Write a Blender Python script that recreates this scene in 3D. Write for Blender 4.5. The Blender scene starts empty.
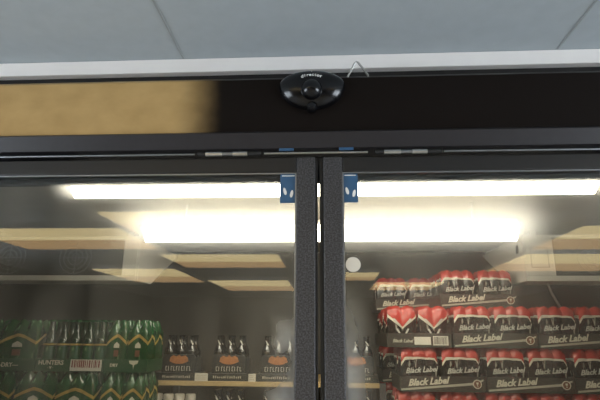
import bpy, math, random
from math import sin, cos, pi, radians
from mathutils import Matrix, Vector
random.seed(7)
scene = bpy.context.scene
col = scene.collection

# ------------------------------------------------------------------ helpers
def tag(o, label=None, cat=None, group=None, kind=None):
    if label: o['label'] = label
    if cat: o['category'] = cat
    if group: o['group'] = group
    if kind: o['kind'] = kind
    return o

def thing(name, label, cat, loc=(0, 0, 0), group=None):
    o = bpy.data.objects.new(name, None)
    o.empty_display_size = .05
    col.objects.link(o)
    o.location = loc
    return tag(o, label, cat, group)

def kids(o):
    return [c for c in bpy.data.objects if c.parent == o]

def copy_tree(o, loc=None, label=None, group=None, parent=None):
    c = o.copy()
    col.objects.link(c)
    if parent: c.parent = parent
    if loc is not None: c.location = loc
    if label: c['label'] = label
    if group: c['group'] = group
    for ch in kids(o):
        copy_tree(ch, parent=c)
    return c

class MB:
    """collects shapes for one mesh"""
    def __init__(s):
        s.v = []; s.f = []; s.m = []
    def add(s, vs, fs, m=0, M=None):
        b = len(s.v)
        s.v += [tuple(M @ Vector(p)) if M else tuple(p) for p in vs]
        for q in fs:
            s.f.append(tuple(b + i for i in q)); s.m.append(m)
    def box(s, x0, x1, y0, y1, z0, z1, m=0, M=None):
        vs = [(x, y, z) for z in (z0, z1) for y in (y0, y1) for x in (x0, x1)]
        s.add(vs, [(0, 2, 3, 1), (4, 5, 7, 6), (0, 1, 5, 4), (2, 6, 7, 3), (0, 4, 6, 2), (1, 3, 7, 5)], m, M)
    def prism_x(s, poly, x0, x1, m=0):
        n = len(poly)
        vs = [(x0, y, z) for y, z in poly] + [(x1, y, z) for y, z in poly]
        fs = [(i, (i + 1) % n, n + (i + 1) % n, n + i) for i in range(n)]
        fs += [tuple(range(n - 1, -1, -1)), tuple(range(n, 2 * n))]
        s.add(vs, fs, m)
    def prism_y(s, poly, y0, y1, m=0):
        n = len(poly)
        vs = [(x, y0, z) for x, z in poly] + [(x, y1, z) for x, z in poly]
        fs = [(i, n + i, n + (i + 1) % n, (i + 1) % n) for i in range(n)]
        fs += [tuple(range(n)), tuple(range(2 * n - 1, n - 1, -1))]
        s.add(vs, fs, m)
    def lathe(s, prof, c=(0, 0, 0), n=16, m=0, axis='z', sx=1, sy=1, mats=None):
        vs = []; fs = []; k = len(prof)
        for r, h in prof:
            for i in range(n):
                a = 2 * pi * i / n
                p = (r * cos(a) * sx, r * sin(a) * sy, h)
                if axis == 'y': p = (p[0], h, p[1])
                if axis == 'x': p = (h, p[0], p[1])
                vs.append((c[0] + p[0], c[1] + p[1], c[2] + p[2]))
        b = len(s.v); s.v += vs
        for j in range(k - 1):
            for i in range(n):
                i2 = (i + 1) % n
                s.f.append((b + j * n + i, b + j * n + i2, b + (j + 1) * n + i2, b + (j + 1) * n + i))
                s.m.append(mats[j] if mats else m)
        s.f.append(tuple(b + i for i in range(n - 1, -1, -1))); s.m.append(mats[0] if mats else m)
        s.f.append(tuple(b + (k - 1) * n + i for i in range(n))); s.m.append(mats[-1] if mats else m)
    def tube(s, pts, r, n=8, m=0):
        pts = [Vector(p) for p in pts]; rings = []
        b = len(s.v)
        for i, p in enumerate(pts):
            d = (pts[min(i + 1, len(pts) - 1)] - pts[max(i - 1, 0)]).normalized()
            u = d.orthogonal() if i == 0 else (u - d * u.dot(d))
            u.normalize(); w = d.cross(u)
            for k in range(n):
                a = 2 * pi * k / n
                s.v.append(tuple(p + (u * cos(a) + w * sin(a)) * r))
        for j in range(len(pts) - 1):
            for k in range(n):
                k2 = (k + 1) % n
                s.f.append((b + j * n + k, b + j * n + k2, b + (j + 1) * n + k2, b + (j + 1) * n + k)); s.m.append(m)
        s.f.append(tuple(b + k for k in range(n - 1, -1, -1))); s.m.append(m)
        s.f.append(tuple(b + (len(pts) - 1) * n + k for k in range(n))); s.m.append(m)
    def build(s, name, mats, parent=None, smooth=False, bevel=0, loc=None, segs=2):
        me = bpy.data.meshes.new(name)
        me.from_pydata(s.v, [], s.f)
        for m in (mats if isinstance(mats, (list, tuple)) else [mats]): me.materials.append(m)
        for p, mi in zip(me.polygons, s.m):
            p.material_index = mi; p.use_smooth = smooth
        import bmesh
        bm = bmesh.new(); bm.from_mesh(me)
        bmesh.ops.recalc_face_normals(bm, faces=bm.faces); bm.to_mesh(me); bm.free()
        if smooth:
            me.set_sharp_from_angle(angle=radians(40))
        o = bpy.data.objects.new(name, me)
        col.objects.link(o)
        if parent: o.parent = parent
        if loc: o.location = loc
        if bevel:
            b = o.modifiers.new('bevel', 'BEVEL'); b.width = bevel; b.segments = segs; b.limit_method = 'ANGLE'
        return o

_font_cache = {}
def text_geo(body, size, shear=0., bold=0.):
    key = (body, size, shear, bold)
    if key in _font_cache: return _font_cache[key]
    cu = bpy.data.curves.new('t', 'FONT'); cu.body = body; cu.size = size; cu.shear = shear
    cu.offset = bold; cu.align_x = 'CENTER'; cu.resolution_u = 2; cu.extrude = .0004
    ob = bpy.data.objects.new('t', cu); col.objects.link(ob)
    dg = bpy.context.evaluated_depsgraph_get(); dg.update()
    me = bpy.data.meshes.new_from_object(ob.evaluated_get(dg))
    r = ([tuple(v.co) for v in me.vertices], [tuple(p.vertices) for p in me.polygons])
    bpy.data.objects.remove(ob); bpy.data.curves.remove(cu); bpy.data.meshes.remove(me)
    _font_cache[key] = r
    return r
def add_text(mb, body, size, x, y, z, shear=0., bold=0., rot=0., m=0, sx=1.):
    vs, fs = text_geo(body, size, shear, bold)
    c, s_ = cos(rot), sin(rot)
    mb.add([(x + sx * (p[0] * c - p[1] * s_), y - p[2], z + p[0] * s_ + p[1] * c) for p in vs], fs, m)

# ---------------------------------------------------------------- materials
def mat(name, color, rough=.5, metal=0., noise=0., nscale=40., bump=0., spec=.5, emit=None, estr=0.):
    m = bpy.data.materials.new(name); m.use_nodes = True
    nt = m.node_tree; bs = nt.nodes['Principled BSDF']
    bs.inputs['Base Color'].default_value = (*color, 1)
    bs.inputs['Roughness'].default_value = rough
    bs.inputs['Metallic'].default_value = metal
    bs.inputs['Specular IOR Level'].default_value = spec
    if noise or bump:
        tc = nt.nodes.new('ShaderNodeTexCoord'); nz = nt.nodes.new('ShaderNodeTexNoise')
        nz.inputs['Scale'].default_value = nscale; nz.inputs['Detail'].default_value = 5
        nt.links.new(tc.outputs['Object'], nz.inputs['Vector'])
        if noise:
            mx = nt.nodes.new('ShaderNodeMix'); mx.data_type = 'RGBA'
            mx.inputs['A'].default_value = (*[c * (1 - noise) for c in color], 1)
            mx.inputs['B'].default_value = (*[min(1, c * (1 + noise)) for c in color], 1)
            nt.links.new(nz.outputs['Fac'], mx.inputs['Factor'])
            nt.links.new(mx.outputs['Result'], bs.inputs['Base Color'])
        if bump:
            bp = nt.nodes.new('ShaderNodeBump'); bp.inputs['Strength'].default_value = bump
            bp.inputs['Distance'].default_value = .002
            nt.links.new(nz.outputs['Fac'], bp.inputs['Height'])
            nt.links.new(bp.outputs['Normal'], bs.inputs['Normal'])
    if emit:
        bs.inputs['Emission Color'].default_value = (*emit, 1)
        bs.inputs['Emission Strength'].default_value = estr
    return m

M = {}
M['ceiling'] = mat('painted_ceiling_board', (.43, .48, .51), .8, noise=.08, nscale=25, bump=.15)
M['seam'] = mat('ceiling_seam', (.33, .36, .37), .8, noise=.1)
M['trim'] = mat('white_trim', (.90, .86, .83), .6, noise=.04, nscale=15)
M['recess'] = mat('dark_recess', (.012, .011, .010), .8, noise=.3)
M['shopwall'] = mat('shop_wall', (.08, .078, .075), .85, noise=.1, nscale=8)
M['floor'] = mat('concrete_floor', (.33, .33, .33), .6, noise=.2, nscale=6)
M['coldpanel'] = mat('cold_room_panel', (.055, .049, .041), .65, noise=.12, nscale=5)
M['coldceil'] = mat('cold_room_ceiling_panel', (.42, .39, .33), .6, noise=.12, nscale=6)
M['black'] = mat('black_powder_coat', (.036, .035, .041), .45, noise=.9, nscale=260, bump=.8)
M['lip'] = mat('black_lip_paint', (.016, .015, .019), .42, noise=.25, nscale=60)
M['rail'] = mat('shaded_rail_coat', (.010, .009, .009), .45, noise=.3, nscale=80)  # same coat as the stiles, darkened: shade put into the colour
M['darkframe'] = mat('dark_inner_frame', (.02, .02, .021), .6, noise=.3, nscale=80)
M['gasket'] = mat('rubber_gasket', (.012, .012, .012), .7, noise=.3)
M['steel'] = mat('bright_steel', (.62, .63, .64), .3, 1., noise=.15, nscale=90)
M['dullsteel'] = mat('dull_steel', (.30, .32, .35), .4, 1., noise=.2, nscale=60)
M['wire'] = mat('grey_wire', (.42, .42, .40), .4, .6, noise=.15)
M['plastic'] = mat('black_gloss_plastic', (.004, .004, .005), .2, noise=.2, nscale=30, spec=.4)
M['white'] = mat('white_print', (.8, .8, .78), .6, noise=.05)
M['bluefilm'] = mat('blue_sticker', (.03, .095, .20), .45, noise=.2, nscale=30)
M['unit'] = mat('white_coated_metal', (.66, .63, .57), .45, noise=.06, nscale=8)
M['unitline'] = mat('panel_groove', (.34, .32, .29), .6, noise=.1)
M['fin'] = mat('dark_coil_fins', (.05, .048, .045), .6, noise=.3, nscale=50)
M['pipe'] = mat('grey_pipe', (.45, .43, .40), .5, noise=.1)
M['wood'] = mat('pine_shelf', (.50, .36, .17), .6, noise=.25, nscale=14)
M['rackmetal'] = mat('rack_metal', (.12, .12, .13), .5, .3, noise=.2)
M['traydark'] = mat('dark_cardboard', (.035, .028, .022), .6, noise=.25, nscale=20)
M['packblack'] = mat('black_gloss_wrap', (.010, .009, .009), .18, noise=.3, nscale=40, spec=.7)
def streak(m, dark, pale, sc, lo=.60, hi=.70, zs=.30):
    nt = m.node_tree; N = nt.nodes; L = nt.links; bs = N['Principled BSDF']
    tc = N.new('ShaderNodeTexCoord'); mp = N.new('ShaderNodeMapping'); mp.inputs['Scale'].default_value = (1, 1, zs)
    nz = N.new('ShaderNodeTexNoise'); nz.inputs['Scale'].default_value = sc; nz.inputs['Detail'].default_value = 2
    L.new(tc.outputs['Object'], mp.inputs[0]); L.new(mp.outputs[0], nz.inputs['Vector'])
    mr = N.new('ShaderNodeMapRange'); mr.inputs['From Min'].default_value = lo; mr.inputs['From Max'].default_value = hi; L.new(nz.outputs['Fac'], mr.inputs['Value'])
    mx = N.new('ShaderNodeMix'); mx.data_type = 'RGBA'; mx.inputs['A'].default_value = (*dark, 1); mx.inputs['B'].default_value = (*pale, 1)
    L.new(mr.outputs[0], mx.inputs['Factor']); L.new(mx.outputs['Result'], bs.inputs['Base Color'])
streak(M['packblack'], (.009, .008, .008), (.30, .28, .24), 75)  # pale streaks stand in for glints on the wrap, put into the colour
streak(M['black'], (.020, .0195, .0215), (.068, .068, .076), 280, .40, .68, 1)
M['packred'] = mat('red_gloss_wrap', (.42, .028, .020), .22, noise=.2, nscale=60, spec=.7)
M['cream'] = mat('cream_ink', (.62, .57, .46), .5, noise=.1)
M['greyink'] = mat('grey_ink', (.42, .39, .32), .5, noise=.15)
M['brown'] = mat('brown_ink', (.16, .06, .03), .5, noise=.1)
M['paper'] = mat('paper_label', (.66, .62, .54), .7, noise=.06)
M['ink'] = mat('dark_ink', (.03, .02, .02), .6, noise=.1)
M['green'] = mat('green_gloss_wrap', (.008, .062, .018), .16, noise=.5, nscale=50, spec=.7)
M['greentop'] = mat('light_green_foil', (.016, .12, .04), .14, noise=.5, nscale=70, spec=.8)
streak(M['green'], (.008, .058, .016), (.10, .20, .09), 60)  # glints on the green wrap and tops painted in as pale streaks
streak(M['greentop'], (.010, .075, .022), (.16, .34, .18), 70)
M['greentray'] = mat('green_cardboard', (.010, .062, .020), .5, noise=.2, nscale=20)
M['gold'] = mat('gold_ink', (.42, .27, .06), .4, noise=.15)
M['glassgreen'] = mat('dark_green_bottle', (.006, .022, .009), .08, noise=.2, spec=.8)
M['barred'] = mat('barcode_ink', (.24, .05, .05), .6, noise=.1)
M['glassbrown'] = mat('dark_brown_bottle', (.010, .007, .005), .1, noise=.2, spec=.8)
M['foil'] = mat('pale_foil', (.50, .48, .43), .3, noise=.1)
M['orange'] = mat('orange_ink', (.42, .16, .05), .5, noise=.5, nscale=90)
M['carton'] = mat('dark_carton', (.020, .022, .022), .4, noise=.25)
M['whitecap'] = mat('white_cap', (.62, .58, .50), .5, noise=.08)
M['housing'] = mat('light_housing', (.7, .7, .68), .5, noise=.05)

def emitter(name, colr, s):
    m = bpy.data.materials.new(name); m.use_nodes = True
    nt = m.node_tree; nt.nodes.clear()
    e = nt.nodes.new('ShaderNodeEmission'); o = nt.nodes.new('ShaderNodeOutputMaterial')
    e.inputs['Color'].default_value = (*colr, 1); e.inputs['Strength'].default_value = s
    nt.links.new(e.outputs[0], o.inputs[0]); return m
TUBE = 15.0
M['tube'] = emitter('fluorescent_tube', (1., .93, .76), TUBE)
M['shopcream'] = emitter('lit_cream_diffuser', (1., .80, .40), 6.3)
M['shoptan'] = emitter('lit_amber_diffuser', (1., .64, .30), 4.0)

M['fill_daylight_left'] = emitter('fill_glass_left', (.82, .91, 1.), 11.0)
M['fill_daylight_right'] = emitter('fill_glass_right', (.82, .91, 1.), 14.5)

# fascia: tan at left blending into black at right, soft noisy edge
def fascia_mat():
    m = mat('tan_black_fascia', (.02, .02, .02), .4)
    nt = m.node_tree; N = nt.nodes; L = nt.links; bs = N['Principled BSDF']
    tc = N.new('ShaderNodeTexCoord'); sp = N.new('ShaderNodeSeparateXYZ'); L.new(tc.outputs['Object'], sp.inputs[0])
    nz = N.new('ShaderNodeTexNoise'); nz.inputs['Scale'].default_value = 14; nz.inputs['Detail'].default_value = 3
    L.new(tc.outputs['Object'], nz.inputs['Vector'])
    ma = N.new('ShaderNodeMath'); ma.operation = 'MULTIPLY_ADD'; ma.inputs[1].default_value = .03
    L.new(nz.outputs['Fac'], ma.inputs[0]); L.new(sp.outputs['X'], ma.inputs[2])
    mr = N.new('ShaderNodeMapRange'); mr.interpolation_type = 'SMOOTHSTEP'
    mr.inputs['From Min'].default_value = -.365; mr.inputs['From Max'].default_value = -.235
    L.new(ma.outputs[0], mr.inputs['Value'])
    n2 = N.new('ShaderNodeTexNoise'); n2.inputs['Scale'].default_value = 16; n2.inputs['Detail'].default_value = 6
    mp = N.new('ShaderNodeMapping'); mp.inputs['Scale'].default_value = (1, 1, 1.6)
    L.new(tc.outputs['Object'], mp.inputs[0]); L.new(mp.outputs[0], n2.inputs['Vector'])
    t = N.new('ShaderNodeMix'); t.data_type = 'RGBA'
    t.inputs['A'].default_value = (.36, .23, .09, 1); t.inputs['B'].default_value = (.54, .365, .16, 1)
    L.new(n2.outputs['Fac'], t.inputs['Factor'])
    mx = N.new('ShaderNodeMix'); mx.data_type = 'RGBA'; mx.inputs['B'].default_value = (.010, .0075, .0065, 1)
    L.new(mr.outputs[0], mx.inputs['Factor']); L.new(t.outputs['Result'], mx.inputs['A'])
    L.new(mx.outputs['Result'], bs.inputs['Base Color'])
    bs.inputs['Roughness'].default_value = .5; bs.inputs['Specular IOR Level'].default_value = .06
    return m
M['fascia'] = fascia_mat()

# glass: reflective face with a patchy dusty / misted film and painted glare, plain inner face
def glass_mats():
    m = bpy.data.materials.new('misted_glare_glass_face'); m.use_nodes = True
    nt = m.node_tree; N = nt.nodes; L = nt.links; N.clear()
    out = N.new('ShaderNodeOutputMaterial')
    tr = N.new('ShaderNodeBsdfTransparent'); tr.inputs[0].default_value = (.93, .94, .92, 1)
    gl = N.new('ShaderNodeBsdfGlossy'); gl.inputs['Roughness'].default_value = .0; gl.inputs[0].default_value = (1, 1, 1, 1)
    fr = N.new('ShaderNodeFresnel'); fr.inputs['IOR'].default_value = 1.70
    m1 = N.new('ShaderNodeMixShader'); L.new(fr.outputs[0], m1.inputs[0]); L.new(tr.outputs[0], m1.inputs[1]); L.new(gl.outputs[0], m1.inputs[2])
    # misted film: forward scatter close to the straight path for lamp glow + wide scatter
    rf = N.new('ShaderNodeBsdfRefraction'); rf.inputs['IOR'].default_value = 1.2; rf.inputs['Roughness'].default_value = .6
    tl = N.new('ShaderNodeBsdfTranslucent'); tl.inputs[0].default_value = (.95, .92, .85, 1)
    df = N.new('ShaderNodeBsdfDiffuse'); df.inputs[0].default_value = (.60, .68, .80, 1)
    m2 = N.new('ShaderNodeMixShader'); m2.inputs[0].default_value = .15; L.new(tl.outputs[0], m2.inputs[1]); L.new(df.outputs[0], m2.inputs[2])
    tc = N.new('ShaderNodeTexCoord')
    nz = N.new('ShaderNodeTexNoise'); nz.inputs['Scale'].default_value = 7; nz.inputs['Detail'].default_value = 6; nz.inputs['Distortion'].default_value = .6
    mp = N.new('ShaderNodeMapping'); mp.inputs['Scale'].default_value = (1, 1, .45); L.new(tc.outputs['Object'], mp.inputs[0])
    L.new(mp.outputs[0], nz.inputs['Vector'])
    # bluish glare painted into the film along the meeting stiles, low down
    sp = N.new('ShaderNodeSeparateXYZ'); L.new(tc.outputs['Object'], sp.inputs[0])
    ab = N.new('ShaderNodeMath'); ab.operation = 'ABSOLUTE'
    ad = N.new('ShaderNodeMath'); ad.operation = 'ADD'; ad.inputs[1].default_value = .016 - .03
    nd = N.new('ShaderNodeTexNoise'); nd.inputs['Scale'].default_value = 15; nd.inputs['Detail'].default_value = 3; nd.inputs['Roughness'].default_value = .4; L.new(tc.outputs['Object'], nd.inputs['Vector'])
    nm = N.new('ShaderNodeMath'); nm.operation = 'MULTIPLY_ADD'; nm.inputs[1].default_value = .06; L.new(nd.outputs['Fac'], nm.inputs[0]); L.new(sp.outputs['X'], nm.inputs[2])
    L.new(nm.outputs[0], ad.inputs[0]); L.new(ad.outputs[0], ab.inputs[0])
    rx = N.new('ShaderNodeMapRange'); rx.interpolation_type = 'SMOOTHSTEP'
    rx.inputs['From Min'].default_value = .045; rx.inputs['From Max'].default_value = .125; rx.inputs['To Min'].default_value = 1; rx.inputs['To Max'].default_value = 0
    L.new(ab.outputs[0], rx.inputs['Value'])
    rz = N.new('ShaderNodeMapRange'); rz.interpolation_type = 'SMOOTHSTEP'
    rz.inputs['From Min'].default_value = 1.74; rz.inputs['From Max'].default_value = 1.50; rz.inputs['To Min'].default_value = 0; rz.inputs['To Max'].default_value = 1
    L.new(sp.outputs['Z'], rz.inputs['Value'])
    mu = N.new('ShaderNodeMath'); mu.operation = 'MULTIPLY'; L.new(rx.outputs[0], mu.inputs[0]); L.new(rz.outputs[0], mu.inputs[1])
    mu2 = N.new('ShaderNodeMath'); mu2.operation = 'MULTIPLY'; nc = N.new('ShaderNodeMapRange'); nc.inputs['From Min'].default_value = .25; nc.inputs['From Max'].default_value = .80; L.new(nd.outputs['Fac'], nc.inputs['Value'])
    L.new(mu.outputs[0], mu2.inputs[0]); L.new(nc.outputs[0], mu2.inputs[1])
    # general film
    g = N.new('ShaderNodeMapRange'); g.inputs['From Min'].default_value = .3; g.inputs['From Max'].default_value = .7
    g.inputs['To Min'].default_value = .002; g.inputs['To Max'].default_value = .065
    L.new(nz.outputs['Fac'], g.inputs['Value'])
    sm = N.new('ShaderNodeMath'); sm.operation = 'MULTIPLY_ADD'; sm.inputs[1].default_value = .75
    L.new(mu2.outputs[0], sm.inputs[0])
    mk = N.new('ShaderNodeMath'); mk.operation = 'MULTIPLY_ADD'; mk.inputs[1].default_value = .7; mk.inputs[2].default_value = .10
    L.new(mu.outputs[0], mk.inputs[0]); L.new(mk.outputs[0], m2.inputs[0]); L.new(g.outputs[0], sm.inputs[2])
    m3 = N.new('ShaderNodeMixShader'); m3.inputs[0].default_value = .14; L.new(m1.outputs[0], m3.inputs[1]); L.new(rf.outputs[0], m3.inputs[2])
    m4 = N.new('ShaderNodeMixShader'); L.new(sm.outputs[0], m4.inputs[0]); L.new(m3.outputs[0], m4.inputs[1]); L.new(m2.outputs[0], m4.inputs[2])
    L.new(m4.outputs[0], out.inputs[0])
    b = bpy.data.materials.new('clear_glass_inner_face'); b.use_nodes = True
    nt = b.node_tree; N = nt.nodes; L = nt.links; N.clear()
    out = N.new('ShaderNodeOutputMaterial'); t2 = N.new('ShaderNodeBsdfTransparent'); t2.inputs[0].default_value = (.96, .97, .95, 1)
    L.new(t2.outputs[0], out.inputs[0])
    return m, b
M['glassA'], M['glassB'] = glass_mats()

# ------------------------------------------------------------------ setting
CZ = 2.321
def struct(name, mb, mats, **k):
    return tag(mb.build(name, mats, **k), kind='structure')

b = MB(); b.box(-3.5, 3.5, -8.5, 2.3, -.1, 0); struct('floor', b, M['floor'])
b = MB(); b.box(-3.5, 3.5, -8.5, .14, CZ, CZ + .06, 0)
for x in (-2.32, -1.35, -.385, .60, 1.57, 2.54):
    b.box(x - .0022, x + .0022, -8.4, .077, CZ - .0015, CZ + .001, 1)
struct('ceiling', b, [M['ceiling'], M['seam']])
b = MB(); b.box(-3.5, 3.5, .10, .14, 2.222, CZ); struct('wall_front', b, M['recess'])
b = MB(); b.box(-3.5, -.97, .02, .14, 0, 2.222); struct('wall_front_left', b, M['recess'])
b = MB(); b.box(.97, 3.5, .02, .14, 0, 2.222); struct('wall_front_right', b, M['recess'])
b = MB(); b.box(-3.49, 3.49, .078, .10, 2.279, CZ - .001); struct('trim_1', b, M['trim'], bevel=.002)
b = MB(); b.box(-3.56, -3.5, -8.5, .14, 0, CZ); struct('wall_left', b, M['shopwall'])
b = MB(); b.box(3.5, 3.56, -8.5, .14, 0, CZ); struct('wall_right', b, M['shopwall'])
b = MB(); b.box(-3.56, 3.56, -8.56, -8.5, 0, CZ); struct('wall_back', b, M['shopwall'])
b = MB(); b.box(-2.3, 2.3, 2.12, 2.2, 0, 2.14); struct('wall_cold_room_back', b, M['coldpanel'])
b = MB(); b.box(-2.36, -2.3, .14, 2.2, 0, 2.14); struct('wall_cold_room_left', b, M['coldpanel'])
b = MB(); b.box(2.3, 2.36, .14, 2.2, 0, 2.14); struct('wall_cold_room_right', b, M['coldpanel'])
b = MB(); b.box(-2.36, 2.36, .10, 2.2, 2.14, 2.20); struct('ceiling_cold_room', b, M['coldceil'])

for n, (sx, st) in enumerate(((-1, 'fill_daylight_left'), (1, 'fill_daylight_right')), 1):  # unseen glowing side windows, added to brighten the shop ceiling with bluish light
    wx = sx * 3.5
    b = MB()
    y0, y1, z0, z1 = -2.9, -.5, .75, 1.95
    xa, xb = min(wx, wx - sx * .05), max(wx, wx - sx * .05)
    for (p, q, u, v) in ((y0 - .06, y0, z0 - .06, z1 + .06), (y1, y1 + .06, z0 - .06, z1 + .06), (y0, y1, z0 - .06, z0), (y0, y1, z1, z1 + .06), (-1.73, -1.67, z0, z1)):
        b.box(xa, xb, p, q, u, v)
    xc, xd = min(wx - sx * .01, wx - sx * .02), max(wx - sx * .01, wx - sx * .02)
    b.box(xc, xd, y0 + .001, y1 - .001, z0 + .001, z1 - .001, 1)
    struct('added_window_%d' % n, b, [M['trim'], M[st]])

# ------------------------------------------------- cooler frame with fascia
fr = thing('cooler_frame', 'black metal frame and header around the glass cooler doors, tan left part of the header', 'cooler frame', (0, .05, 0))
b = MB(); b.box(-.97, .97, -.05, .04, 2.058, 2.207)
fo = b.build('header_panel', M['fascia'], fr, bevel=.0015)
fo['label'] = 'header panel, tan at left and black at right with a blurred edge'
b = MB(); b.prism_x([(-.058, 2.064), (-.066, 2.058), (-.050, 2.024), (.04, 2.020), (.04, 2.0575), (-.05, 2.0575)], -.97, .97)
b.build('header_lip', M['lip'], fr, bevel=.001)
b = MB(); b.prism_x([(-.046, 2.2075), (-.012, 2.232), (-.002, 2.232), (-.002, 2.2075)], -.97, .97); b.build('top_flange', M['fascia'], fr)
b = MB(); b.box(-.95, .95, 0, .022, 1.958, 2.019); b.build('head_jamb', M['darkframe'], fr, bevel=.002)
for sx in (-1, 1):
    b = MB(); b.box(min(sx * .87, sx * .95), max(sx * .87, sx * .95), 0, .048, .12, 1.9575); b.build('side_jamb', M['darkframe'], fr, bevel=.002)
b = MB(); b.box(-.95, .95, -.05, .048, 0, .12); b.build('plinth', M['darkframe'], fr, bevel=.003)
for x0, x1, m_ in ((-.145, .095, 'steel'), (-.90, -.310, 'dullsteel'), (.268, .90, 'dullsteel')):
    b = MB(); b.tube([(x0, -.058, 2.0085), (x1, -.058, 2.0085)], .0024, 8); b.build('hinge_rod', M[m_], fr, smooth=True)
    for x in (x0 + .02, x1 - .02):
        pass
for x in (-.094, .046):
    b = MB(); b.box(x - .017, x + .017, -.0525, -.0495, 2.017, 2.0235); t = b.build('blue_tape', M['bluefilm'], fr)

# ------------------------------------------------------------------- doors
def cooler_door(x0, x1, meet, label, hx, sticker):
    """x0<x1 extents, meet = side of the meeting stile (-1 left edge, +1 right edge)"""
    d = thing('cooler_door', label, 'door', ((x0 + x1) / 2, .02, .14))
    ox, oy, oz = (x0 + x1) / 2, .02, .14
    def mk(name, m_, mb, **k):
        o = mb.build(name, m_, d, **k); o.matrix_parent_inverse = Matrix.Translation((-ox, -oy, -oz)); return o
    W = .044; zt = 2.002; zb = .14; zr = 1.965
    for e in (x0, x1 - W):
        b = MB(); b.box(e, e + W, 0, .040, zb, zt); mk('stile', M['black'], b, bevel=.003)
    b = MB(); b.box(x0 + W, x1 - W, .0005, .040, zr, zt); mk('top_rail', M['rail'], b, bevel=.003)
    b = MB(); b.box(x0 + W, x1 - W, .0005, .040, zb, zb + .07); mk('bottom_rail', M['black'], b, bevel=.003)
    # pane: front face misted, with painted glare, and reflective
    a0, a1, c0, c1 = x0 + W + .0005, x1 - W - .0005, zb + .0705, zr - .0005
    b = MB(); b.box(a0, a1, .010, .030, c0, c1)
    for i in range(len(b.f)):
        ys = [b.v[k][1] for k in b.f[i]]
        b.m[i] = 0 if max(ys) < .011 else 1
    mk('glass_pane', [M['glassA'], M['glassB']], b)
    # bright glazing bead round the pane
    b = MB()
    for e in (x0 + W, x1 - W - .003):
        b.box(e, e + .003, .004, .0095, zb + .07, zr)
    b.box(x0 + W + .003, x1 - W - .003, .004, .0095, zr - .003, zr)
    b.box(x0 + W + .003, x1 - W - .003, .004, .0095, zb + .07, zb + .073)
    mk('glazing_bead', M['dullsteel'], b)
    # gasket on the meeting edge
    if meet > 0: g0, g1 = x1 + .0002, x1 + .0048
    else: g0, g1 = x0 - .0082, x0 - .0002
    b = MB(); b.box(g0, g1, .006, .036, zb + .01, zt - .004); mk('gasket', M['gasket'], b, bevel=.001)
    # hinge on the top rail: two bright knuckles, dark middle and arms
    for (u0, u1, mm, r) in ((-.058, -.020, 'steel', .0052), (-.0195, .0055, 'dullsteel', .0044), (.006, .040, 'steel', .0052), (.0405, .072, 'gasket', .0040), (-.080, -.0585, 'gasket', .0040)):
        pass
    h = MB()
    segs = [(-.058, -.020, 0, .0054), (-.0195, .0055, 1, .0044), (.006, .040, 0, .0054), (.0405, .072, 2, .0042), (-.078, -.0585, 2, .0042)]
    prof = []; ms = []
    for u0, u1, k, r in sorted(segs):
        prof += [(r, u0), (r, u1)]; ms += [k, k]
    h.lathe(prof, (hx, -.0085, 2.0085), 14, axis='x', mats=ms[:-1])
    mk('hinge', [M['steel'], M['dullsteel'], M['gasket']], h, smooth=True)
    # sticker
    sx0, sx1 = sticker
    b = MB(); b.box(sx0, sx1, .0075, .0092, 1.893, 1.9655)
    s = mk('sticker', M['bluefilm'], b); s['label'] = 'blue sticker with two white marks'
    b = MB(); cx = (sx0 + sx1) / 2
    for (dx, dz, rot) in ((-.007, -.006, .25), (.008, -.012, -.2)):
        pts = []
        for i in range(14):
            a = 2 * pi * i / 14
            px, pz = .0036 * cos(a), .0105 * sin(a) * (1 if sin(a) > 0 else .7)
            pts.append((cx + dx + px * cos(rot) - pz * sin(rot), 1.925 + dz + px * sin(rot) + pz * cos(rot)))
        b.prism_y(pts, .0064, .0074)
    b.box(sx0 + .004, sx1 - .004, .0066, .0074, 1.957, 1.959)
    w = b.build('sticker_mark', M['white'], s)
    return d
dl = cooler_door(-.86, -.026, 1, 'left black framed glass cooler door with the green cider cases behind', -.225, (-.108, -.0705))
dr = cooler_door(-.008, .86, -1, 'right black framed glass cooler door with the red and black beer cases behind', .19, (.037, .071))
b = MB(); b.lathe([(.0165, 0.0088), (.0165, .0072)], (.0565, 0, 1.7515), 20, axis='y')
s = b.build('round_sticker', M['paper'], dr); s.matrix_parent_inverse = Matrix.Translation((-.426, -.02, -.14))
s['label'] = 'pale round sticker'

# ------------------------------------------------------------- door chime
ds = thing('dome_sensor', 'black oval dome sensor with white lettering on the cooler header', 'sensor', (-.034, -.0005, 2.184))
A_, B_, BL, D_ = .080, .036, .064, .034
def dome_y(x, z):
    r2 = min(.98, (x / A_) ** 2 + (z / (B_ if z > 0 else BL)) ** 2)
    return -D_ * math.sqrt(1 - r2) - .004
b = MB(); prof = [(1., 0.), (1., -.004)]
for i in range(1, 13):
    t = pi / 2 * i / 12.6
    prof.append((cos(t), -.004 - D_ * sin(t)))
b.lathe([(r, h) for r, h in prof], (0, 0, 0), 40, axis='y', sx=A_, sy=B_)
b.v = [(x, y, z if z > 0 else z * BL / B_) for x, y, z in b.v]
b.build('shell', M['plastic'], ds, smooth=True)
b = MB(); prof = [(.026 * cos(t), -.026 * sin(t)) for t in [pi / 2 * i / 10.3 for i in range(11)]]
b.lathe(prof, (0, -.027, -.024), 28, axis='y'); b.build('lens', M['plastic'], ds, smooth=True)
b = MB(); b.lathe([(.011, 0), (.013, -.008), (.012, -.020), (.007, -.026)], (0, -.004, -.064), 18, axis='y'); b.build('nub', M['plastic'], ds, smooth=True)
b = MB()
word = 'director'
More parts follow.
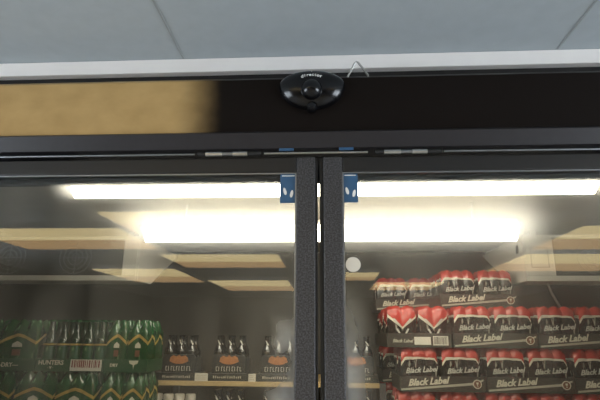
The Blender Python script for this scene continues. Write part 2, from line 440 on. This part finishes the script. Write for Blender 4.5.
for i, ch in enumerate(word):
    a = (i - 3.5) * .0062
    vs, fs = text_geo(ch, .0125, 0, .0003)
    rot = -a * 9
    base_z = .0080 - (a * a) * 9
    pts = []
    for p in vs:
        x = a + p[0] * cos(rot * .4) - p[1] * sin(rot * .4); z = base_z + p[0] * sin(rot * .4) + p[1] * cos(rot * .4)
        pts.append((x, dome_y(x, z) - .0006 - p[2], z))
    b.add(pts, fs)
vs = [(-.001, 0, .022), (.001, 0, .022), (.001, 0, .031), (-.001, 0, .031)]
b.add([(x, dome_y(x, z) - .0012, z) for x, _, z in vs], [(0, 1, 2, 3)])
b.build('lettering', M['white'], ds)

b = MB()
def P3(x, z): return (x, .02, z)
b.tube([(.052, .03, 2.2195), (.056, .024, 2.226), (.072, .018, 2.256), (.0765, .017, 2.2605), (.081, .018, 2.2585), (.104, .024, 2.2275), (.107, .03, 2.2195)], .0027, 8)
tag(b.build('bent_wire_hook', M['wire'], smooth=True), 'bent grey wire sticking up behind the cooler header', 'wire')

# -------------------------------------------------- cold room lamps
def tube_light(y, dz, label):
    t = thing('ceiling_tube_light', label, 'light', (0, y, 2.14), 'tube lights on the cold room ceiling')
    b = MB(); b.prism_x([(-.020, dz - .052), (-.030, dz - .075), (.030, dz - .075), (.020, dz - .052)], -.775, .775); b.build('housing', M['unit'], t, bevel=.002)
    n = 14; pts = [(.040 * cos(pi + pi * i / n), dz - .0755 + .066 * sin(pi + pi * i / n)) for i in range(n + 1)]
    b = MB(); b.prism_x(pts, -.765, .765); b.build('lit_diffuser', M['tube'], t)
    for sx in (-1, 1):
        b = MB(); b.prism_x([(-.042, dz - .0755), (-.036, dz - .12), (0, dz - .146), (.036, dz - .12), (.042, dz - .0755)], min(sx * .7655, sx * .785), max(sx * .7655, sx * .785)); b.build('end_cap', M['unit'], t, bevel=.002)
        b = MB(); b.tube([(sx * .6, 0, -.0005), (sx * .6, 0, dz - .0515)], .006, 8); b.build('hanger_rod', M['pipe'], t)
    return t
tube_light(.315, 0, 'bright long tube light inside just behind the top of the doors')
tube_light(.915, -.022, 'bright tube light second back from the doors, between the white coolers')

# -------------------------------------------------- evaporator units
def evaporator(side, label):
    """side=+1: unit extends right from its inner end; built around the inner front bottom corner"""
    s = side
    u = thing('evaporator_unit', label, 'cooling unit', (s * .962, 1.35, 1.863), 'evaporator units on the cold room ceiling')
    L_ = .95; H = .228
    def X(a, c): return (min(s * a, s * c), max(s * a, s * c))
    endp = [(0, 0), (.19, 0), (.60, .205), (.60, H), (0, H)]
    for a, c in ((0, .012), (L_ - .012, L_)):
        b = MB(); b.prism_x(endp, *X(a, c)); e = b.build('end_panel', M['unit'], u, bevel=.002)
        if a == 0 and s > 0:
            k = MB(); x0, x1 = X(-.0012, -.0002); k.box(x0, x1, .05, .085, .145, .19); k.build('cover_plate', M['fin'], e)
    b = MB(); b.box(*X(.0125, L_ - .0125), 0, .60, H - .014, H); b.build('top_panel', M['unit'], u)
    b = MB(); x0, x1 = X(.0125, L_ - .0125); b.prism_x([(0, 0), (.19, 0), (.60, .205), (.60, .2135), (.585, .2135), (.185, .010), (.012, .010), (.012, .026), (0, .026)], x0, x1)
    b.build('drip_pan', M['unit'], u)
    fw = .145 if s > 0 else .085
    b = MB(); b.box(*X(.0125, fw), 0, .012, .0265, H - .0145); f = b.build('front_panel', M['unit'], u, bevel=.001)
    if s > 0:
      k = MB(); a, c = X(.032, .118); z0, z1 = .065, .165
      k.box(a, c, -.001, -.0002, z0, z0 + .004); k.box(a, c, -.001, -.0002, z1 - .004, z1)
      k.box(a, a + .004, -.001, -.0002, z0 + .004, z1 - .004); k.box(c - .004, c, -.001, -.0002, z0 + .004, z1 - .004)
      k.build('panel_outline', M['unitline'], f)
    b = MB(); b.box(*X(fw + .0005, L_ - .0125), .02, .03, .0265, H - .0145); b.build('coil_face', M['fin'], u)
    for fx in (.345, .70):
        b = MB()
        for r in (.085, .062, .04, .018):
            pts = [(s * fx + r * cos(2 * pi * i / 28), .012, .12 + r * sin(2 * pi * i / 28)) for i in range(29)]
            b.tube(pts, .0022, 6)
        for a in (0, pi / 2):
            b.tube([(s * fx - .085 * cos(a), .013, .12 - .085 * sin(a)), (s * fx + .085 * cos(a), .013, .12 + .085 * sin(a))], .0022, 6)
        b.build('fan_guard', M['rackmetal'], u, smooth=True)
    for hx_ in (.1, .85):
        b = MB(); b.box(*X(hx_ - .015, hx_ + .015), .1, .5, H + .0002, .2765); b.build('hanger', M['pipe'], u)
    return u
evaporator(-1, 'white angled cooling unit hanging at the left above the green cases')
ev = evaporator(1, 'white angled cooling unit hanging at the right above the red and black cases')
b = MB(); b.tube([(.142, .10, -.004), (.17, .13, -.05), (.235, .20, -.115), (.255, .33, -.13)], .006, 8)
b.build('drain_pipe', M['pipe'], ev, smooth=True)

# -------------------------------------------------- shop ceiling lights (behind the viewer, mirrored in the glass)
shop = [  # x0, x1, y near glass, y far from glass
    (-1.32, -.18, -1.52, -2.12, 'cream and amber ceiling light nearest the left cooler door'),
    (-2.46, -1.37, -1.95, -2.72, 'cream and amber ceiling light far left, nearest of its column'),
    (-1.46, -.42, -3.02, -3.82, 'cream and amber ceiling light second from the doors in the left middle column'),
    (-2.53, -1.62, -3.95, -5.25, 'cream and amber ceiling light far left, second of its column'),
    (-1.53, -.50, -5.05, -6.45, 'cream and amber ceiling light third from the doors in the left middle column'),
    (1.60, 2.75, -1.95, -2.78, 'cream and amber ceiling light far right, nearest of its column'),
    (1.66, 2.80, -3.02, -4.10, 'cream and amber ceiling light far right, second of its column'),
    (.14, .58, -4.25, -5.0, 'short ceiling light just right of the middle of the shop ceiling'),
    (.62, 1.50, -5.25, -6.3, 'cream and amber ceiling light deepest in the shop, right of the middle'),
]
for (x0, x1, ya, yb, lab) in shop:
    cx, cy = (x0 + x1) / 2, (ya + yb) / 2
    t = thing('ceiling_light', lab, 'light', (cx, cy, CZ), 'shop ceiling lights')
    hx, hy = (x1 - x0) / 2, (ya - yb) / 2
    b = MB(); b.box(-hx, hx, -hy, hy, -.046, -.0005); b.build('housing', M['housing'], t, bevel=.002)
    b = MB(); b.box(-hx + .005, hx - .005, hy - .005 - hy * .98, hy - .005, -.052, -.0465); b.build('bright_diffuser', M['shopcream'], t)
    b = MB(); b.box(-hx + .005, hx - .005, -hy + .005, hy - .007 - hy * .98, -.052, -.0465); b.build('dim_diffuser', M['shoptan'], t)

# -------------------------------------------------- printed scalloped packs
def pack_shell(nx, ny, hx, hy, rows, cap, per=10):
    """a shrink wrapped block of nx x ny cans: scalloped outline lofted through rows.
       rows: (z fn of (u,s), inset, amp, material index above this row)"""
    def outline():
        pts = []
        for i in range(nx * per): pts.append((-1 + 2 * i / (nx * per), -1, abs(sin(pi * i / per)), 0))
        for i in range(ny * per): pts.append((1, -1 + 2 * i / (ny * per), abs(sin(pi * i / per)), 1))
        for i in range(nx * per): pts.append((1 - 2 * i / (nx * per), 1, abs(sin(pi * i / per)), 2))
        for i in range(ny * per): pts.append((-1, 1 - 2 * i / (ny * per), abs(sin(pi * i / per)), 3))
        return pts
    O = outline(); n = len(O); mb = MB(); vs = []
    for (zf, inset, amp, _) in rows:
        for (u, v, s, side) in O:
            d = inset + amp * (1 - s)
            x = u * (hx - inset); y = v * (hy - inset)
            if side == 0: y = -(hy - d)
            if side == 2: y = hy - d
            if side == 1: x = hx - d
            if side == 3: x = -(hx - d)
            t = u if side in (0, 2) else v
            vs.append((x, y, zf(t, s)))
    fs = []; ms = []
    for j in range(len(rows) - 1):
        for i in range(n):
            i2 = (i + 1) % n
            fs.append((j * n + i, j * n + i2, (j + 1) * n + i2, (j + 1) * n + i)); ms.append(rows[j][3])
    mb.v = vs; mb.f = fs; mb.m = ms
    c = len(mb.v); top = (len(rows) - 1) * n
    mb.v.append((0, 0, cap))
    for i in range(n):
        mb.f.append((top + i, top + (i + 1) % n, c)); mb.m.append(rows[-1][3])
    mb.f.append(tuple(range(n))); mb.m.append(rows[0][3])
    return mb

def red_rows(h, end=False):
    """black wrap, wavy pale band, red upper part"""
    if end:
        zb = lambda t, s: h * (.40 + .30 * abs(t))
    else:
        zb = lambda t, s: h * (.665 + .045 * (1 - t * t) + .012 * s) - (.12 * h * max(0, abs(t) - .8) / .2)
    return [(lambda t, s: .001, .001, .006, 0), (lambda t, s: .012, 0, .006, 0),
            (lambda t, s: zb(t, s), 0, .006, 1),
            (lambda t, s: zb(t, s) + h * (.05 + .035 * max(0, -t)), 0, .006, 2),
            (lambda t, s: h * (.86 if not end else .87), .001, .007, 2),
            (lambda t, s: h * (.93 + .02 * s), .006, .010, 2), (lambda t, s: h * (.95 + .05 * s), .014, .012, 2)]

CW, CD, CH = .372, .285, .187     # beer case
def emblem(parent, x, y, z, r):
    b = MB(); b.lathe([(r, 0), (r, -.0012)], (x, y, z), 24, axis='y', m=0)
    b.lathe([(r * .8, -.0012), (r * .8, -.002)], (x, y, z), 24, axis='y', m=1)
    gob = [(-.38, .55), (.38, .55), (.34, .1), (.1, -.1), (.08, -.42), (.3, -.52), (.3, -.62), (-.3, -.62), (-.3, -.52), (-.08, -.42), (-.1, -.1), (-.34, .1)]
    b.prism_y([(x + r * .7 * p, z + r * .75 * q) for p, q in gob], y - .0028, y - .002, 2)
    return b.build('emblem', [M['cream'], M['brown'], M['cream']], parent)

def beer_case():
    c = thing('beer_case', 'x', 'beer case', (0, 0, 0), 'black and red beer cases stacked in the cold room')
    yf = -CD / 2; th = .064
    b = MB(); b.box(-CW / 2, CW / 2, yf, CD / 2, 0, .010)
    b.box(-CW / 2, CW / 2, yf, yf + .004, .010, th); b.box(-CW / 2, CW / 2, CD / 2 - .004, CD / 2, .010, th)
    b.box(-CW / 2, -CW / 2 + .004, yf + .004, CD / 2 - .004, .010, th); b.box(CW / 2 - .004, CW / 2, yf + .004, CD / 2 - .004, .010, th)
    tr = b.build('tray', M['traydark'], c)
    b = MB(); add_text(b, 'Black Label', .039, -.062, yf - .0006, .030, .42, .0014, radians(4)); b.build('lettering', M['cream'], tr)
    b = MB(); b.prism_y([(-CW / 2 + .004, .004), (CW / 2 - .045, .030), (CW / 2 - .006, .047), (CW / 2 - .006, .054), (CW / 2 - .05, .040), (-CW / 2 + .004, .012)], yf - .0010, yf - .0002); b.build('stripe', M['greyink'], tr)
    emblem(tr, CW / 2 - .034, yf - .0012, .034, .019)
    sh = pack_shell(3, 2, .083, .066, red_rows(CH - .012), CH - .03)
    first = None
    for i, (x, y) in enumerate(((-.0915, -.069), (.0915, -.069), (-.0915, .069), (.0915, .069))):
        if first is None:
            p = sh.build('six_pack', [M['packblack'], M['cream'], M['packred']], c, smooth=True); first = p
            b = MB(); add_text(b, 'Black Label', .031, .004, -.0668, .070, .42, .0008, radians(4)); b.build('lettering', M['foil'], p)
        else:
            p = copy_tree(first, parent=c)
        p.location = (x, y, .011)
    return c

def beer_case_end():
    W, D = .290, .372
    c = thing('beer_case', 'x', 'beer case', (0, 0, 0), 'black and red beer cases stacked in the cold room')
    yf = -D / 2; th = .062
    b = MB(); b.box(-W / 2, W / 2, yf, D / 2, 0, .010)
    b.box(-W / 2, W / 2, yf, yf + .004, .010, th); b.box(-W / 2, W / 2, D / 2 - .004, D / 2, .010, th)
    b.box(-W / 2, -W / 2 + .004, yf + .004, D / 2 - .004, .010, th); b.box(W / 2 - .004, W / 2, yf + .004, D / 2 - .004, .010, th)
    tr = b.build('tray', M['traydark'], c)
    b = MB(); add_text(b, 'Black Label', .020, -.075, yf - .0006, .022, .35, .0008, 0); b.build('lettering', M['greyink'], tr)
    b = MB(); b.box(-.022, .052, yf - .001, yf - .0002, .012, .046); b.build('paper_label', M['paper'], tr)
    b = MB(); b.box(.062, .130, yf - .001, yf - .0002, .010, .050, 0)
    x = .066
    while x < .124:
        w = random.choice((.0012, .002, .003)); b.box(x, x + w, yf - .0016, yf - .001, .014, .046, 1); x += w + random.choice((.0018, .0028))
    b.build('barcode', [M['paper'], M['ink']], tr)
    sh = pack_shell(2, 3, .0675, .089, red_rows(CH - .012, True), CH - .03)
    first = None
    for (x, y) in ((-.071, -.0915), (.071, -.0915), (-.071, .0915), (.071, .0915)):
        if first is None:
            first = p = sh.build('six_pack', [M['packblack'], M['cream'], M['packred']], c, smooth=True)
            b = MB()
            for sx in (-1, 1):
                b.prism_y([(sx * .006, .085), (sx * .036, .118), (sx * .044, .112), (sx * .016, .082)], -.0905, -.0895)
                b.prism_y([(sx * .010, .050), (sx * .022, .072), (sx * .030, .070), (sx * .018, .048)], -.0905, -.0895)
            b.build('star_print', M['foil'], p)
        else: p = copy_tree(first, parent=c)
        p.location = (x, y, .011)
    return c

YB = 1.25
zC = 1.366; zB = zC + CH; zA = zB + CH; zD = zC - CH
proto = beer_case(); used = False
def place(x0, y0, z, label):
    global used
    loc = (x0 + CW / 2, y0 + CD / 2, z)
    if not used:
        proto.location = loc; proto['label'] = label; used = True; return proto
    return copy_tree(proto, loc, label)
place(.556, 1.40, zA + .0004, 'red-topped beer case at the top of the stack, beside the right cooling unit')
place(.272, 1.74, zA + .0004, 'red-topped beer case set back at the top left of the stack')
place(.568, YB, zB + .0002, 'beer case in the second row, right of the case with a barcode')
place(.945, YB, zB + .0002, 'beer case in the second row directly under the right cooling unit')
place(.318, YB, zC, 'leftmost beer case of the third row, under the case with a barcode')
place(.700, YB, zC, 'middle beer case of the third row, with the whole lettered tray in view')
place(1.080, YB, zC, 'beer case of the third row cut by the right edge of the photo')
place(.300, YB, zD - .0002, 'beer case at the left of the lowest row, only its red top showing')
place(.680, YB, zD - .0002, 'beer case in the middle of the lowest row, only its red top showing')
place(1.062, YB, zD - .0002, 'beer case at the right of the lowest row, only its red top showing')
place(.286, 1.70, zB + .0002, 'beer case hidden behind the barcode case in the rear stack, upper')
place(.286, 1.70, zC, 'beer case in the rear stack, middle, hidden behind the front stack')
place(.286, 1.70, zD - .0002, 'beer case in the rear stack, lowest, hidden behind the front stack')
e = beer_case_end(); e.location = (.268 + .146, YB + .186, zB + .0002)
e['label'] = 'end-on beer case with a white label and barcode on its tray'

def rack(name, label, x0, x1, y0, y1, levels, ztop, m_board, cat='rack', edge=.02):
    r = thing(name, label, cat, ((x0 + x1) / 2, (y0 + y1) / 2, 0))
    hx, hy = (x1 - x0) / 2, (y1 - y0) / 2
    for sx in (-1, 1):
        for sy in (-1, 1):
            b = MB(); cx, cy = sx * (hx + .016), sy * (hy - .016)
            b.box(cx - .015, cx + .015, cy - .015, cy + .015, 0, ztop); b.build('upright', M['rackmetal'], r)
    for z in levels:
        b = MB(); b.box(-hx, hx, -hy, hy, z - edge, z); b.build('shelf_board', m_board, r, bevel=.002)
    return r
rack('storage_rack', 'dark metal rack under the stacked beer cases at the right',   .335, 1.46, 1.23, 2.02, (zD - .001,), zD - .02, M['rackmetal'])

# -------------------------------------------------- green cider cases
GH = .223
def green_rows(h):
    arch = lambda t, s: h * (.47 + .17 * (1 - abs(t) ** 1.3))
    return [(lambda t, s: .001, .001, .005, 0), (lambda t, s: .012, 0, .005, 0),
            (arch, 0, .005, 1), (lambda t, s: arch(t, s) + h * .065, 0, .005, 0),
            (lambda t, s: h * .75, .001, .007, 2), (lambda t, s: h * (.84 + .02 * s), .007, .009, 2),
            (lambda t, s: h * (.90 + .05 * s), .012, .013, 2), (lambda t, s: h * (.92 + .08 * s), .018, .014, 2)]
def green_tray(c, W, D, th, texts):
    yf = -D / 2
    b = MB(); b.box(-W / 2, W / 2, yf, D / 2, 0, .008)
    b.box(-W / 2, W / 2, yf, yf + .004, .008, th); b.box(-W / 2, W / 2, D / 2 - .004, D / 2, .008, th)
    b.box(-W / 2, -W / 2 + .004, yf + .004, D / 2 - .004, .008, th); b.box(W / 2 - .004, W / 2, yf + .004, D / 2 - .004, .008, th)
    tr = b.build('tray', M['greentray'], c)
    if texts:
        b = MB()
        for (t, sz, x, z) in texts:
            add_text(b, t, sz, x, yf - .0006, z, 0, .0006)
        b.build('lettering', M['cream'], tr)
    return tr
def green_pack(c, W2, D2, nx, ny, spots, h):
    sh = pack_shell(nx, ny, W2, D2, green_rows(h), h * .88)
    first = None
    for (x, y) in spots:
        if first is None:
            first = p = sh.build('six_pack', [M['green'], M['gold'], M['greentop']], c, smooth=True)
            b = MB(); k = W2 * .34
            k *= .8; b.prism_y([(-k, h * .43), (k, h * .43), (k * .9, h * .50), (0, h * .55), (-k * .9, h * .50)], -D2 - .001, -D2 - .0002, 0)
            b.build('white_emblem', M['cream'], p)
            b = MB(); b.prism_y([(-k * .8, h * .26), (k * .8, h * .26), (k * .8, h * .385), (-k * .8, h * .385)], -D2 - .001, -D2 - .0002, 0)
            b.build('brown_patch', M['brown'], p)
        else: p = copy_tree(first, parent=c)
        p.location = (x, y, .009)
GD = .27
def cider_long(label, W=.37):
    c = thing('cider_case', label, 'cider case', (0, 0, 0), 'green cider cases at the left')
    green_tray(c, W, GD, .052, [('—DRY—', .026, .06, .017), ('DRY', .02, -.12, .018)])
    green_pack(c, W / 4 - .004, GD / 4 - .003, 3, 2, [(sx * W / 4, sy * GD / 4) for sy in (-1, 1) for sx in (-.985, .985)], GH - .011)
    return c
def cider_narrow(label, W=.194, GD=.20):
    c = thing('cider_case', label, 'cider case', (0, 0, 0), 'green cider cases at the left')
    tr = green_tray(c, W, GD, .052, [('DRY', .018, -.05, .022)])
    b = MB(); b.prism_y([(.016, .048), (.058, .048), (.055, .036), (.040, .030), (.037, .010), (.034, .030), (.019, .036)], -GD / 2 - .001, -GD / 2 - .0002); b.build('emblem', M['cream'], tr)
    green_pack(c, W / 4 - .002, GD / 4 - .003, 2, 2, [(sx * W / 4, sy * GD / 4) for sy in (-1, 1) for sx in (-.98, .98)], GH - .011)
    return c
def bottle_mb(h, r, nr, glass, foil, label=None):
    prof = [(r * .9, 0), (r, .004), (r, h * .16), (r, h * .46), (r, h * .55), (r * .9, h * .62), (nr * 1.25, h * .74), (nr, h * .80), (nr, h * .955), (nr * 1.12, h * .96), (nr * 1.12, h * .995), (nr * .8, h)]
    mats = [0, 0, 1 if label else 0, 0, 0, 0, 0, 2, 3, 3, 3]
    b = MB(); b.lathe(prof, (0, 0, 0), 14, mats=mats)
    return b
def cider_open(label, W=.300):
    c = thing('cider_case', label, 'cider case', (0, 0, 0), 'green cider cases at the left')
    tr = green_tray(c, W, GD, .052, [('HUNTERS', .026, -.082, .028), ('· V ·', .016, -.082, .010)])
    yf = -GD / 2
    b = MB(); b.box(.006, .146, yf - .001, yf - .0002, .003, .050, 0)
    x = .012
    while x < .138:
        w = random.choice((.0025, .004, .006)); b.box(x, x + w, yf - .0016, yf - .001, .017, .047, 1); x += w + random.choice((.003, .005))
    b.build('barcode', [M['paper'], M['barred']], tr)
    bb = bottle_mb(GH - .012, .029, .0125, 0, 0, True)
    first = None
    for j in range(4):
        for i in range(5):
            if first is None:
                first = p = bb.build('bottle', [M['glassgreen'], M['green'], M['glassgreen'], M['greentop']], c, smooth=True)
                k = MB(); k.lathe([(.0296, .100), (.0296, .107)], (0, 0, 0), 14); k.build('gold_band', M['gold'], p)
            else: p = copy_tree(first, parent=c)
            p.location = (-.118 + .059 * i, -.098 + .065 * j, .009)
    return c
YG = 1.10
g1z = 1.443; g2z = g1z - GH - .0004
def put(c, x0, W, z, d=GD): c.location = (x0 + W / 2, YG + d / 2, z); return c
put(cider_long('green cider case at the far left of the upper row, cut by the photo edge'), -1.655, .37, g1z)
put(cider_open('green cider case with open bottles and a barcode on its tray'), -1.279, .300, g1z)
put(cider_narrow('narrow green cider case with two gold gables at the right end of the upper row'), -.976, .194, g1z, .20)
put(cider_long('green cider case in the lower row, under the barcode case'), -1.365, .37, g2z)
put(cider_long('green cider case at the far left of the lower row'), -1.742, .37, g2z)
put(cider_narrow('narrow green cider case at the right end of the lower row'), -.98, .194, g2z, .20)
rack('storage_rack', 'dark metal rack under the green cider cases at the left', -1.76, -.775, 1.08, 1.40, (g2z - .001,), g2z - .02, M['rackmetal'])

# -------------------------------------------------- timber shelf with dark bottle packs
SZ = 1.378; SL = 1.112; YS = 1.49
rack('wooden_shelf', 'tan wooden shelf unit with dark bottle packs in the middle', -.90, .250, YS - .02, 2.02, (SZ, SL), 1.376, M['wood'], 'shelf', .022)
def bottle_pack(label):
    c = thing('bottle_pack', label, 'bottle pack', (0, 0, 0), 'dark bottle packs on the wooden shelf')
    W, D = .215, .15; yf = -D / 2
    b = MB(); b.box(-W / 2, W / 2, yf, D / 2, 0, .036); tr = b.build('tray', M['carton'], c, bevel=.002)
    b = MB()
    for i in range(14):   # a line of print too small to read
        w = random.uniform(.004, .007); x = -.075 + i * .0105
        b.box(x, x + w, yf - .001, yf - .0002, .013, .013 + random.choice((.008, .010, .012)))
    b.build('print_line', M['greyink'], tr)
    b = MB(); b.prism_y([(-.088, .0365), (.088, .0365), (.088, .108), (.075, .125), (-.075, .125), (-.088, .108)], -.060, .060)
    ca = b.build('carton', M['carton'], c, bevel=.003)
    b = MB()   # orange spread-wing emblem
    b.prism_y([(-.05, .092), (-.03, .083), (-.015, .079), (.015, .079), (.03, .083), (.05, .092), (.044, .112), (.03, .121), (.012, .114), (0, .124), (-.012, .114), (-.03, .121), (-.044, .112)], -.0612, -.0602)
    b.build('emblem', M['orange'], ca)
    b = MB(); n = 10
    for i in range(n):
        x = -.066 + i * .0136
        hgt = .022
        w = .009
        b.box(x, x + .003, -.0612, -.0602, .046, .046 + hgt)
        if i % 2 == 0: b.box(x + .003, x + w, -.0612, -.0602, .046 + hgt - .003, .046 + hgt)
        if i % 3 == 0: b.box(x + .003, x + w, -.0612, -.0602, .046, .049)
    b.build('print_line', M['foil'], ca)
    bb = bottle_mb(.184, .0285, .0125, 0, 0, False)
    first = None
    for y in (-.0295, .0295):
        for x in (-.0585, 0, .0585):
            if first is None:
                first = p = bb.build('bottle', [M['glassbrown'], M['glassbrown'], M['glassbrown'], M['glassbrown']], c, smooth=True)
                k = MB(); rr = .0285
                k.add([(-.010, -.0135, .160), (-.004, -.0150, .160), (.011, -.022, .138), (.004, -.0235, .136)], [(0, 1, 2, 3)])
                k.add([(-.010, -.0125, .160), (-.004, -.0140, .160), (.011, -.021, .138), (.004, -.0225, .136)], [(0, 1, 2, 3)])
                k.build('neck_label', M['foil'], p)
            else: p = copy_tree(first, parent=c)
            p.location = (x, y, .0365)
    return c
bp = bottle_pack('dark bottle pack with orange emblem, at the left end of the upper wooden shelf')
bp.location = (-.765, YS + .075, SZ + .0004)
for x, z, lab in ((-.505, SZ, 'dark bottle pack with orange emblem, second from the left on the upper wooden shelf'),
                  (-.255, SZ, 'dark bottle pack beside the meeting edge of the left door, upper wooden shelf'),
                  (.140, SZ, 'dark bottle pack right end of the upper wooden shelf, left of the beer cases'),
                  (-.505, SL, 'dark bottle pack on the lower wooden shelf, right of the white bottles'),
                  (-.255, SL, 'dark bottle pack on the lower wooden shelf beside the meeting edge of the left door'),
                  (.140, SL, 'dark bottle pack at the right end of the lower wooden shelf')):
    copy_tree(bp, (x, YS + .075, z + .0004), lab)
for x, lab in ((-.638, 'small white price card on the wooden shelf between the two leftmost packs'), (-.381, 'small white price card on the wooden shelf right of the second pack')):
    b = MB(); b.box(-.032 if x < -.5 else -.018, .032 if x < -.5 else .018, 0, .012, 0, .036)
    for k in range(3):
        b.box(-.026 if x < -.5 else -.012, .024 if x < -.5 else .012, -.0008, -.0001, .008 + k * .009, .011 + k * .009, 1)
    o = b.build('price_card', [M['paper'], M['greyink']], loc=(x, YS - .012, SZ + .0004)); tag(o, lab, 'price card', 'price cards on the shelf')
wb = MB(); wb.lathe([(.024, 0), (.027, .003), (.027, .15), (.022, .168), (.022, .172), (.0255, .173), (.0255, .197), (.022, .201)], (0, 0, 0), 18, mats=[0, 0, 0, 0, 0, 0, 0])
first = None
for i, lab in enumerate(('white capped bottle at the left end of the lower wooden shelf', 'second white capped bottle from the left on the lower shelf', 'third white capped bottle from the left on the lower shelf', 'white capped bottle nearest the dark pack on the lower shelf')):
    if first is None: first = o = wb.build('white_bottle', M['whitecap'], smooth=True)
    else: o = first.copy(); col.objects.link(o)
    o.location = (-.865 + i * .0565, YS + .03, SL + .0004)
    tag(o, lab, 'bottle', 'white bottles on the lower shelf')

# ------------------------------------------------------------------ world, camera
w = bpy.data.worlds.new('World'); scene.world = w; w.use_nodes = True
w.node_tree.nodes['Background'].inputs[0].default_value = (.02, .02, .02, 1)
cam = bpy.data.cameras.new('camera'); co = bpy.data.objects.new('camera', cam); col.objects.link(co)
cam.sensor_width = 36; cam.lens = 28.8; cam.clip_start = .02
Xc = Vector((1, .0081, .0560)).normalized(); Yc = Vector((28 / 480, -136 / 480, -1)).normalized()
Xc = (Xc - Yc * Xc.dot(Yc)).normalized(); Zc = Xc.cross(Yc)
co.matrix_world = Matrix.Translation((0, -1.05, 1.6)) @ Matrix((Xc, Yc, Zc)).to_4x4()
scene.camera = co
vs = scene.view_settings
vs.view_transform = 'Standard'; vs.look = 'None'; vs.gamma = 1; vs.use_curve_mapping = False
vs.exposure = 0.0
